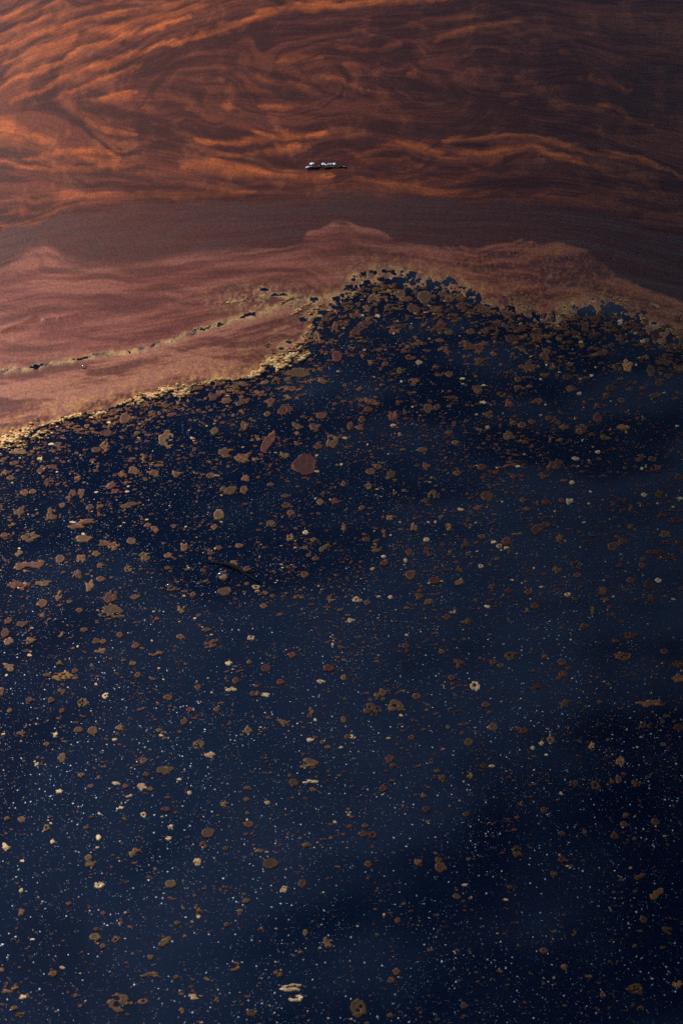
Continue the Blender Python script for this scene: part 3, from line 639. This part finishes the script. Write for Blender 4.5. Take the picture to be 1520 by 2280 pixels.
 (760, 450): '''110,545,80,40,lb 240,570,60,46,lb 65,580,50,40,lm 95,615,80,30,lb 445,560,70,50,lm 478,582,36,24,dt 575,577,36,24,db 640,580,30,20,dm 755,610,56,40,db 805,655,34,34,lb 868,603,44,34,dt
 790,572,30,22,lm 735,495,60,44,lb 560,640,90,40,lb 612,650,46,36,dm 455,658,56,36,lb 345,632,60,26,lb 285,662,50,28,lb 310,692,56,24,lb 170,655,36,26,lm 345,715,28,18,dp 130,720,26,26,lb 195,722,30,20,dm
 258,752,26,28,dt 435,770,50,26,lb 480,768,36,24,db 615,708,46,30,lb 675,680,36,24,lb 910,675,60,60,lb 840,735,60,60,lb 940,730,34,34,lb 905,770,40,20,lb 1003,782,46,30,dm 1140,670,120,50,lb 1085,550,50,40,lb
 1120,590,50,34,lb 1270,730,44,56,lo 1375,750,44,36,dt 1425,710,50,40,lb 1450,775,30,18,db 1400,590,70,50,lb 1500,610,50,50,lb 1500,740,40,50,lb 1340,620,24,16,dp 1245,535,46,26,lp 600,835,46,40,lb 710,855,46,26,lb
 490,875,90,30,lb 100,885,56,26,lb 150,895,60,30,lb 320,800,50,24,lb 1020,830,54,26,lb 1395,860,54,26,eb 1410,808,36,24,db 1200,830,50,30,db 1180,860,36,30,lb 1245,885,30,20,db 875,892,60,30,lb 750,900,44,40,lm 785,790,30,26,db
 370,425,66,60,dt 262,418,60,46,lt 322,478,64,40,db 415,478,70,34,lb 150,430,70,46,lt 110,480,60,36,lt 205,470,50,34,lb 60,500,70,40,lb 20,540,60,36,lb 205,395,60,26,lt 480,430,60,44,lt 540,470,80,36,lb 520,420,50,30,lt 30,470,60,34,lt
 640,480,70,36,lb 830,480,70,30,lt 700,540,36,24,lb 930,520,50,24,lt 1010,520,50,30,lb 1130,520,46,28,lb 1190,545,40,26,lb 1300,560,60,34,lb 1350,535,50,34,lt 1450,560,60,40,lt 1450,640,40,40,lb 1160,500,40,24,lb 960,560,46,24,lb 1040,580,40,24,lb 1230,600,44,22,lb 1500,520,50,30,lt''',
 (0, 450): '''940,870,60,40,lm 1010,885,60,30,lb 1090,890,70,60,lb 1275,915,70,50,lm 1205,890,36,30,db 1425,950,50,26,lb 1430,795,50,30,lb 1330,760,110,44,dt 1290,830,90,30,lb 1375,800,60,30,lb 1500,690,50,50,dm 1455,520,56,30,lb
 1410,600,40,50,nt 810,848,60,56,Cp 880,830,60,30,lb 1330,690,44,18,rp 1190,640,40,22,lb 1230,790,50,24,lb 1180,805,40,22,lt 1470,620,36,40,lb 1490,560,46,44,lm 1150,850,50,20,lb 1050,830,50,28,lb 730,900,60,40,lb 650,905,50,30,lb 985,815,60,34,lb''',
}
COLS = {'b': ((.084, .029, .017), (.28, .118, .042)), 'm': ((.086, .022, .016), (.22, .072, .034)), 't': ((.108, .050, .022), (.31, .165, .060)),
        'p': ((.52, .32, .15), (.88, .64, .34)), 'o': ((.34, .115, .040), (.52, .24, .09))}
CNAME = {'b': 'brown', 'm': 'maroon-brown', 't': 'tan', 'p': 'cream', 'o': 'orange-brown'}
SNAME = {'d': 'oval', 'l': 'ragged', 'r': 'ring-shaped', 'c': 'crescent-shaped', 'n': 'holed', 'e': 'slanting'}

def flake_mesh(w, h, shape, colk, z0, r, n, dull=1.0):
    """w, h in metres; returns verts, quads, colours about the flake's own origin"""
    ph = r.random(2) * 200
    holes = []
    if shape == 'd': circ = [(0, 0, .95)]
    elif shape == 'e':
        sg = 1; circ = [(t * .68 + r.normal() * .05, sg * t * .62 + r.normal() * .06, .40 + .06 * r.random()) for t in (-.9, -.45, 0, .45, .9)]
    elif shape == 'l':
        k = int(r.integers(4, 8)); circ = [(r.uniform(-.25, .25), r.uniform(-.25, .25), r.uniform(.36, .52))]
        for i in range(k):
            a = 6.283 * (i + r.random() * .7) / k; d = r.uniform(.42, .86); circ.append((d * math.cos(a), d * math.sin(a), r.uniform(.14, .40)))
    elif shape == 'r': circ = [(0, 0, .95)]; holes = [(r.uniform(-.12, .12), r.uniform(-.12, .12), .34)]
    elif shape == 'c':
        a0 = r.choice([-1.6, .3, 2.6, -2.2]); circ = [(.74 * math.cos(a0 + t), .74 * math.sin(a0 + t), .22 - .05 * abs(t - 1.3)) for t in np.linspace(0, 2.7, 9)]
    else:
        circ = [(0, 0, .62)] + [(.62 * math.cos(a), .62 * math.sin(a), r.uniform(.28, .40)) for a in np.arange(6) * 1.047 + r.random()]
        holes = [(r.uniform(-.55, .55), r.uniform(-.55, .55), r.uniform(.10, .22)) for _ in range(6)]
    g = np.linspace(-1.3, 1.3, n)
    U, Vv = np.meshgrid(g, g)
    f = np.full(U.shape, -9.)
    k = 9.
    acc = 0
    for (a, b, rr) in circ: acc = acc + np.exp(k * (rr - np.hypot(U - a, Vv - b)))
    f = np.log(acc + 1e-9) / k
    am = .24 if shape == 'd' else .38
    nz = fbm(U * 1.7 + ph[0], Vv * 1.7 + ph[1], 3) - .5
    f = f + nz * am * 2 + (fbm(U * 6 + ph[1], Vv * 6 + ph[0], 2) - .5) * .10
    for (a, b, rr) in holes: f = np.minimum(f, np.hypot(U - a, Vv - b) - rr + nz * .3)
    f[0] = f[-1] = -1; f[:, 0] = f[:, -1] = -1
    mm = min(w, h) / 2
    depth = np.clip(f, 0, 1) * mm
    rimw = .00105
    rim = np.exp(-(depth / rimw) ** 2) * (.35 + .9 * vnoise(U * 7 + ph[0], Vv * 7 + ph[1]))
    Z = z0 + .0005 * sstep(0, .0012, depth) + .0004 * np.exp(-((depth - .0008) / .0006) ** 2) + .0003 * (fbm(U * 4 + ph[0], Vv * 4, 2) - .5)
    cc, rc = (np.array(c) for c in COLS[colk])
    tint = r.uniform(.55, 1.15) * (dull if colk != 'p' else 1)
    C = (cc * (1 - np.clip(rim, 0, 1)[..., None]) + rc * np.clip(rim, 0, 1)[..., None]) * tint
    C = C * (.60 + .80 * fbm(U * 4 + ph[1], Vv * 4, 4))[..., None]
    if colk == 'p':
        sp = sstep(.45, .6, fbm(U * 2.4 + ph[0], Vv * 2.4, 3)); C = C * (1 - .55 * sp[..., None]) + np.array((.40, .16, .06)) * .55 * sp[..., None]
    V, q, kept = cut_sheet(f, U * w / 2, Vv * h / 2, Z, 1)
    if len(q) == 0: return None
    Cv = np.clip(C.reshape(-1, 3)[kept], .01, .9)
    V, q, Cv = add_skirt(V, q, Cv, -.0015)
    return V, q, Cv

flakes = []
for (ox, oy), txt in ZONES.items():
    for t in txt.split():
        a = t.split(','); px, py, w_, h_ = ox + float(a[0]) / 2, oy + float(a[1]) / 2, float(a[2]) / 2, float(a[3]) / 2
        flakes.append([px, py, w_, h_, a[4][0], a[4][1]])
# the same flake listed in two overlapping enlargements is kept once
uniq = []
for fl in sorted(flakes, key=lambda t: -t[2] * t[3]):
    if all(abs(fl[0] - u[0]) > .45 * u[2] or abs(fl[1] - u[1]) > .45 * u[3] for u in uniq): uniq.append(fl)
big, small = uniq[:300], uniq[300:]
rq = np.random.default_rng(12)
while len(small) < 900:                      # the crowded strip along the rim of the film
    x_ = rq.uniform(-120, 1640); y_ = float(edge(x_)) + 4 + rq.exponential(52 if x_ > 640 else 24)
    if rq.random() < (.45 if x_ < 640 else 1): small.append([x_, y_, rq.uniform(6, 20), rq.uniform(4, 10), 'l', rq.choice(list('bbbmmt'))])
print('flakes listed', len(uniq))

LM = [(680, 1034, 'largest round flake'), (1268, 1116, 'bright cream flake at right'), (495, 1284, 'clear bubble'), (245, 1365, 'big holed flake at left'),
      (441, 1658, 'two-holed flake at lower left'), (602, 1923, 'lowest big round flake'), (267, 2232, 'netted flake at bottom left'),
      (797, 2247, 'netted flake at bottom centre'), (652, 2200, 'branching cream crumb at bottom'), (1205, 1655, 'pair of white crumbs'), (881, 1572, 'flake with one central hole'),
      (100, 960, 'left end of film rim'), (330, 885, 'thick cream crust at left'), (620, 812, 'cream crust at mid edge'), (900, 660, 'dark bay in film edge'),
      (1362, 690, 'dark hole in film'), (1509, 1511, 'orange flake on right edge'), (688, 1700, 'long lobed flake at centre'), (1445, 1566, 'long orange flake at right'),
      (1460, 1992, 'orange flake at lower right'), (1365, 1302, 'dark maroon disc at right'), (65, 1195, 'long tan flake at left'), (1200, 1175, 'slanting strip right of centre'), (1000, 1400, 'pale crescent right of centre')]
SPECIAL = {'B': 'largest flake, a round maroon-brown disc with a beaded tan rim', 'P': 'brightest cream-coloured oval crumb floating among dull flakes at right',
           'N': 'pale curled ring-shaped flake with a bright rim, right of centre', 'C': 'peach-coloured crumpled crust piece hanging below the film edge'}
def where(dx, dy):
    a = math.degrees(math.atan2(-dy, dx))
    return ['right of', 'above right of', 'above', 'above left of', 'left of', 'below left of', 'below', 'below right of'][int(((a + 22.5) % 360) // 45)]
ORD = ['nearest', 'second nearest', 'third nearest', 'fourth nearest', 'fifth nearest', 'sixth nearest', 'seventh nearest', 'eighth nearest', 'ninth nearest', 'tenth nearest', 'eleventh nearest', 'twelfth nearest']
keyed = {}
for i, fl in enumerate(big):
    px, py, w_, h_, s, c = fl
    if s in SPECIAL: continue
    d = sorted((math.hypot(px - x, py - y), nme, x, y) for x, y, nme in LM)
    j = next(k for k in d if k[0] > 14)
    size = 'large' if w_ * h_ > 900 else 'medium' if w_ * h_ > 480 else 'small'
    if size == 'medium': size = 'mid-size'
    keyed.setdefault((size, c, s, where(px - j[2], py - j[3]), j[1]), []).append((j[0], i))
labels = {}
for (size, c, s, wh, nme), L in keyed.items():
    for k, (_, i) in enumerate(sorted(L)):
        labels[i] = f'{size} {CNAME[c]} {SNAME[s]} flake {wh} the {nme}' + (f', {ORD[k]}' if len(L) > 1 else '')
for i, (px, py, w_, h_, s, c) in enumerate(big):
    r = np.random.default_rng(1000 + i)
    sx, sy = px_size(py)
    shp = {'B': 'd', 'P': 'l', 'N': 'r', 'C': 'l'}.get(s, s)
    n = 40 if s == 'B' else 30 if shp == 'n' else 24 if w_ > 25 else 19
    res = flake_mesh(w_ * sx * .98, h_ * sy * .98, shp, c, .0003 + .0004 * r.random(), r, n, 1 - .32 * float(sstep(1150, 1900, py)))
    if res is None: continue
    X0, Y0 = to_plane(px, py)
    lab = SPECIAL.get(s) or labels[i]
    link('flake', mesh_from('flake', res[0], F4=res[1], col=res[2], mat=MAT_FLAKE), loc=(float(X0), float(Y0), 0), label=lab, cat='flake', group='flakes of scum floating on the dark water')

# ---- the flakes too many or too small to pick out: one mass
def cap_mass(cx, cy, rx, ry, col, rimc, z, r, nseg=9, inner=.62):
    """low domed irregular caps: centre, inner ring, outer rim, skirt"""
    n = len(cx); a = np.arange(nseg) / nseg * 6.2832
    ph = r.random((n, 1)) * 6.28
    rad = 1 + .24 * np.sin(2 * a[None] + ph) + .15 * np.sin(3 * a[None] + ph * 2.3) + .16 * (r.random((n, nseg)) - .5)
    ca, sa = np.cos(a)[None] * rad, np.sin(a)[None] * rad
    def ring(k, zz): return np.stack([cx[:, None] + rx[:, None] * ca * k, cy[:, None] + ry[:, None] * sa * k, np.broadcast_to(np.asarray(zz).reshape(-1, 1), ca.shape)], -1)
    V = np.concatenate([np.stack([cx, cy, z], -1)[:, None], ring(inner, z), ring(.93, z + .0001), ring(1., z * 0 - .001)], 1)
    m = 1 + 3 * nseg; j = np.arange(nseg); k = (j + 1) % nseg
    t = np.stack([np.zeros(nseg, int), 1 + j, 1 + k], -1)
    qd = np.concatenate([np.stack([1 + j + o, 1 + nseg + j + o, 1 + nseg + k + o, 1 + k + o], -1) for o in (0, nseg)])
    off = (np.arange(n) * m)[:, None, None]
    C = np.concatenate([np.repeat(col[:, None], 1 + nseg, 1), np.repeat(rimc[:, None] * 1.0, 2 * nseg, 1)], 1)
    C = C * (.8 + .4 * r.random((n, m, 1)))
    return V.reshape(-1, 3), (qd[None] + off).reshape(-1, 4), (t[None] + off).reshape(-1, 3), C.reshape(-1, 3)
r = np.random.default_rng(55)
cand = 148000
px = r.uniform(-700, 2200, cand); py = r.uniform(600, 2700, cand)
below = py - edge(px)
dens = np.where(below > 6, 1, 0) * (.10 + .75 * np.exp(-np.clip(below, 0, 3000) / 230.) + .30 * sstep(1900, 900, py) * sstep(200, 1000, px) + .10 * sstep(2200, 1400, py))
clump = fbm(px / 60., py / 34., 3); dens *= .35 + 1.3 * sstep(.35, .65, clump)
ok = r.random(cand) < np.clip(dens, 0, 1) * .50
px, py = px[ok], py[ok]
below = py - edge(px)
sz = .75 + 1.7 * r.random(len(px)) ** 2.8 + 3.0 * (r.random(len(px)) ** 7) + 2.6 * np.exp(-below / 60) * r.random(len(px))
cx_, cy_ = to_plane(px, py)
sxy = np.array([px_size(v) for v in np.linspace(600, 2700, 60)]); gy_ = np.linspace(600, 2700, 60)
sx_ = np.interp(py, gy_, sxy[:, 0]); sy_ = np.interp(py, gy_, sxy[:, 1])
t = r.random(len(px)); bb = np.array(COLS['b'][0]); mm_ = np.array(COLS['m'][0]); tt = np.array(COLS['t'][0]); pp = np.array((.60, .37, .18))
pt = np.clip((py - 900) / 1300, 0, 1)
colr = np.where((t < .45 - .3 * pt)[:, None], mm_, np.where((t < .62 - .1 * pt)[:, None], bb, tt))
colr = np.where((r.random(len(px)) < .05 + .07 * pt)[:, None], pp, colr) * r.uniform(.55, 1.2, (len(px), 1))
V, Q, Tt, Cc = cap_mass(cx_, cy_, sz * sx_ * r.uniform(.9, 1.9, len(px)), sz * sy_ * r.uniform(.6, .95, len(px)), colr, np.minimum(colr * 1.5 + .008, .85), .0003 + .0004 * r.random(len(px)), r)
Vs, Qs, Ts, Cs = [V], [Q], [Tt], [Cc]; no = len(V)
for i, (px_, py_, w_, h_, s, c) in enumerate(small):
    rr = np.random.default_rng(5000 + i); a, b = px_size(py_)
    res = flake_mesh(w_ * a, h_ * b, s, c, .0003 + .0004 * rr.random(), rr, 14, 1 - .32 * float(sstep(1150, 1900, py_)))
    if res is None: continue
    X0, Y0 = to_plane(px_, py_); v = res[0].copy(); v[:, 0] += X0; v[:, 1] += Y0
    Vs.append(v); Qs.append(res[1] + no); Cs.append(res[2]); no += len(v)
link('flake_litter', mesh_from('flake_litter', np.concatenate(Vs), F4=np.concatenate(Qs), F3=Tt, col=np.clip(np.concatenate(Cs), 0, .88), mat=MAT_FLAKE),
     label='countless small brown scum flakes strewn over the dark water', cat='flakes', kind='stuff')

# ---- pale dust specks on the water
r = np.random.default_rng(91)
cand = 280000
px = r.uniform(-700, 2200, cand); py = r.uniform(620, 2700, cand)
below = py - edge(px)
cl = fbm(px / 90., py / 60., 3)
dens = np.where(below > 8, 1, 0) * (.85 + .15 * sstep(700, 1300, py)) * (.6 + .7 * sstep(.3, .7, cl)) * (.42 + .58 * sstep(2100, 1300, py))
ok = r.random(cand) < dens * .56
px, py = px[ok], py[ok]; n = len(px)
u = r.random(n)
szp = (.30 + .42 * u ** 2) * (.85 + .4 * sstep(1100, 2000, py)) + .55 * r.random(n) ** 10 + (r.random(n) < .045) * r.uniform(.5, 1.2, n) * (.25 + .75 * sstep(900, 1700, py))
cx_, cy_ = to_plane(px, py); sx_ = np.interp(py, gy_, sxy[:, 0])
val = .16 + .74 * r.random(n) ** 2.8
val = np.where(py > 1350, .09 + (val - .16) * 1.0, val)
val = np.where(szp > 1.1, np.maximum(val, .6), val)
szp = szp + (r.random(n) < .006) * r.uniform(.5, 1.3, n) * sstep(1000, 1600, py)
val = np.where(szp > 1.3, .85, val)
colr = np.stack([val * r.uniform(.80, 1.0, n), val * r.uniform(.92, 1.03, n), val * r.uniform(1.0, 1.2, n)], -1)
octv = np.array([(1, 0, 0), (-.5, .87, 0), (-.5, -.87, 0), (0, 0, 1.)])
a = r.random(n) * 6.28
V = np.repeat(octv[None], n, 0).copy()
x0 = V[:, :, 0] * np.cos(a)[:, None] - V[:, :, 1] * np.sin(a)[:, None]; y0 = V[:, :, 0] * np.sin(a)[:, None] + V[:, :, 1] * np.cos(a)[:, None]
rad = szp * sx_
V = np.stack([x0 * rad[:, None] * 1.25 + cx_[:, None], y0 * rad[:, None] * 1.35 + cy_[:, None], V[:, :, 2] * rad[:, None] * .7 + .00015], -1)
F = np.array([(0, 1, 3), (1, 2, 3), (2, 0, 3)])[None] + (np.arange(n) * 4)[:, None, None]
link('dust', mesh_from('dust', V.reshape(-1, 3), F3=F.reshape(-1, 3), col=np.clip(np.repeat(colr, 4, 0), 0, .9), mat=MAT_SPECK, smooth=True),
     label='fine pale pollen dust sprinkled over the dark water', cat='dust', kind='stuff')
print('specks', n)

# ------------------------------------------------------------------ small single things
def tube(path, rad, seg=8, jit=0, seed=0):
    r = np.random.default_rng(seed); path = np.asarray(path, float); n = len(path)
    V = []
    for i in range(n):
        d = path[min(i + 1, n - 1)] - path[max(i - 1, 0)]; d /= np.linalg.norm(d)
        u = np.cross(d, (0, 0, 1)); u /= np.linalg.norm(u) + 1e-9; w = np.cross(u, d)
        for k in range(seg):
            a = 6.2832 * k / seg; rr = rad[i] * (1 + jit * (r.random() - .5))
            V.append(path[i] + rr * (math.cos(a) * u + math.sin(a) * w))
    Q = [(i * seg + k, i * seg + (k + 1) % seg, (i + 1) * seg + (k + 1) % seg, (i + 1) * seg + k) for i in range(n - 1) for k in range(seg)]
    V.append(path[0]); V.append(path[-1]); a, b = n * seg, n * seg + 1
    Tt = [(a, (k + 1) % seg, k) for k in range(seg)] + [(b, (n - 1) * seg + k, (n - 1) * seg + (k + 1) % seg) for k in range(seg)]
    return np.array(V), Q, Tt
def ppath(s, z):
    P = pts(s); x, y = to_plane(P[:, 0], P[:, 1]); return np.stack([x, y, np.broadcast_to(z, x.shape)], -1)
def resample(P, n):
    L = np.concatenate([[0], np.cumsum(np.linalg.norm(np.diff(P, axis=0), axis=1))]); t = np.linspace(0, L[-1], n)
    return np.stack([np.interp(t, L, P[:, k]) for k in range(3)], -1)

# glinting wet twig on the film
tw = link('wet_twig', None, label='small black wet twig with bright white glints lying on the rust film', cat='twig')
X0, Y0 = to_plane(726, 374); tw.location = (float(X0), float(Y0), .001)
off = np.array((float(X0), float(Y0), .001))
P = resample(ppath('684,379 692,374 702,376 714,372 724,376 738,373 750,375 760,372 774,375', .0016), 16) - off
rr = np.array([.4, 1.6, 2.6, 2.8, 2.4, 1.3, .7, 1.5, 2.2, 1.7, .9, .8, 1.1, 1.3, 1.0, .3]) * .00075
v, Q, Tt = tube(P, rr, 10, .3, 4); link('stem', mesh_from('stem', v, F4=Q, F3=Tt, mat=MAT_BARK), parent=tw)
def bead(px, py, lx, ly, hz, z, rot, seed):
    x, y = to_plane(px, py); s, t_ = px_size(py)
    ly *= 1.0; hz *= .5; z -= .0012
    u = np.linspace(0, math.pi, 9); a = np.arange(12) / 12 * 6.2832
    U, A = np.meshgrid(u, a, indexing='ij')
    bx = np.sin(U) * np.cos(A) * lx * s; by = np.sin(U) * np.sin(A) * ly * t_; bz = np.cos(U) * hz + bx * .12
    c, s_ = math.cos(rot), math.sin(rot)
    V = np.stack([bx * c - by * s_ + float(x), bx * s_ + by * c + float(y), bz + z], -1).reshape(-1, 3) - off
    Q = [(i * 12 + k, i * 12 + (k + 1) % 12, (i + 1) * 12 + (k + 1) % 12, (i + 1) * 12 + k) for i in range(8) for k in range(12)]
    link('glint_bead', mesh_from('glint_bead', V, F4=[(q[3], q[2], q[1], q[0]) for q in Q], mat=MAT_GLINT), parent=tw)
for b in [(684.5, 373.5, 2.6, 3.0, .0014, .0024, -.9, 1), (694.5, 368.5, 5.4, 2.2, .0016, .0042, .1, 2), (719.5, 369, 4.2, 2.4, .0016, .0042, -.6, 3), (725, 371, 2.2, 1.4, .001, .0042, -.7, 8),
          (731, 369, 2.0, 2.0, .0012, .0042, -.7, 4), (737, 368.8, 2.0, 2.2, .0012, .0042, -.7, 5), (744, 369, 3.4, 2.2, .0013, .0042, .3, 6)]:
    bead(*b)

# thin black twig in the open water
tb = link('black_twig', None, label='thin black forked twig lying in the water just above the clear bubble', cat='twig')
X0, Y0 = to_plane(510, 1256); off = np.array((float(X0), float(Y0), 0.)); tb.location = tuple(off)
for nm, s, r0, r1 in [('stem', '452,1252 478,1254 506,1257 530,1268 556,1284 580,1300', .0006, .0006), ('side_shoot', '506,1257 503,1248 508,1243', .0008, .0003),
                      ('side_shoot', '500,1256 486,1262 476,1270', .0007, .0003), ('side_shoot', '538,1272 560,1275 574,1272', .0006, .0002), ('side_shoot', '512,1260 518,1268 516,1276', .0008, .0003)]:
    P = resample(ppath(s, .0004), 12) - off
    rad = np.linspace(r0, r1, 12); rad[0] = rad[-1] = .0002
    if nm == 'stem': rad = np.array([.0002, .0005, .0007, .001, .0022, .0024, .0016, .0013, .0011, .0012, .001, .0003])
    v, Q, Tt = tube(P, rad * 1.6, 8, .5, 9); v[:, 2] = .0004 + (v[:, 2] - .0004) * .7
    link(nm, mesh_from(nm, v, F4=Q, F3=Tt, mat=MAT_BLACK), parent=tb)

# bubbles
def bubble(px, py, wpx, label, orange=False):
    x, y = to_plane(px, py); s, _ = px_size(py); R_ = wpx * s / 2
    u = np.linspace(0, 1.5, 9); a = np.arange(20) / 20 * 6.2832
    U, A = np.meshgrid(u, a, indexing='ij')
    V = np.stack([np.sin(U) * np.cos(A) * R_, np.sin(U) * np.sin(A) * R_, np.cos(U) * R_ * .75], -1).reshape(-1, 3)
    Q = [((i + 1) * 20 + k, (i + 1) * 20 + (k + 1) % 20, i * 20 + (k + 1) % 20, i * 20 + k) for i in range(8) for k in range(20)]
    o = link('bubble', None, loc=(float(x), float(y), .0008), label=label, cat='bubble')
    link('skin', mesh_from('skin', V, F4=Q, mat=MAT_BUBBLE), parent=o)
    if orange:
        res = flake_mesh(R_ * 1.3, R_ * 1.2, 'd', 'o', .0002, np.random.default_rng(3), 16)  # orange disc under the lower right of the bubble
        v = res[0]; v[:, 0] += R_ * .28; v[:, 1] -= R_ * .25
        link('orange_fleck', mesh_from('orange_fleck', v, F4=res[1], col=res[2], mat=MAT_FLAKE), parent=o)
bubble(495, 1284, 27, 'clear bubble with a white crescent highlight above the tan disc', True)
bubble(378, 1306, 15, 'tiny bubble sitting on a tan flake at left, shining white')
bubble(187, 818, 13, 'tiny bluish bubble on the film near its left edge')
bubble(346, 796, 9, 'tiny bubble on the film below the crack, left of centre')
bubble(82, 935, 13, 'tiny bluish bubble in the film close to its crusted left rim')
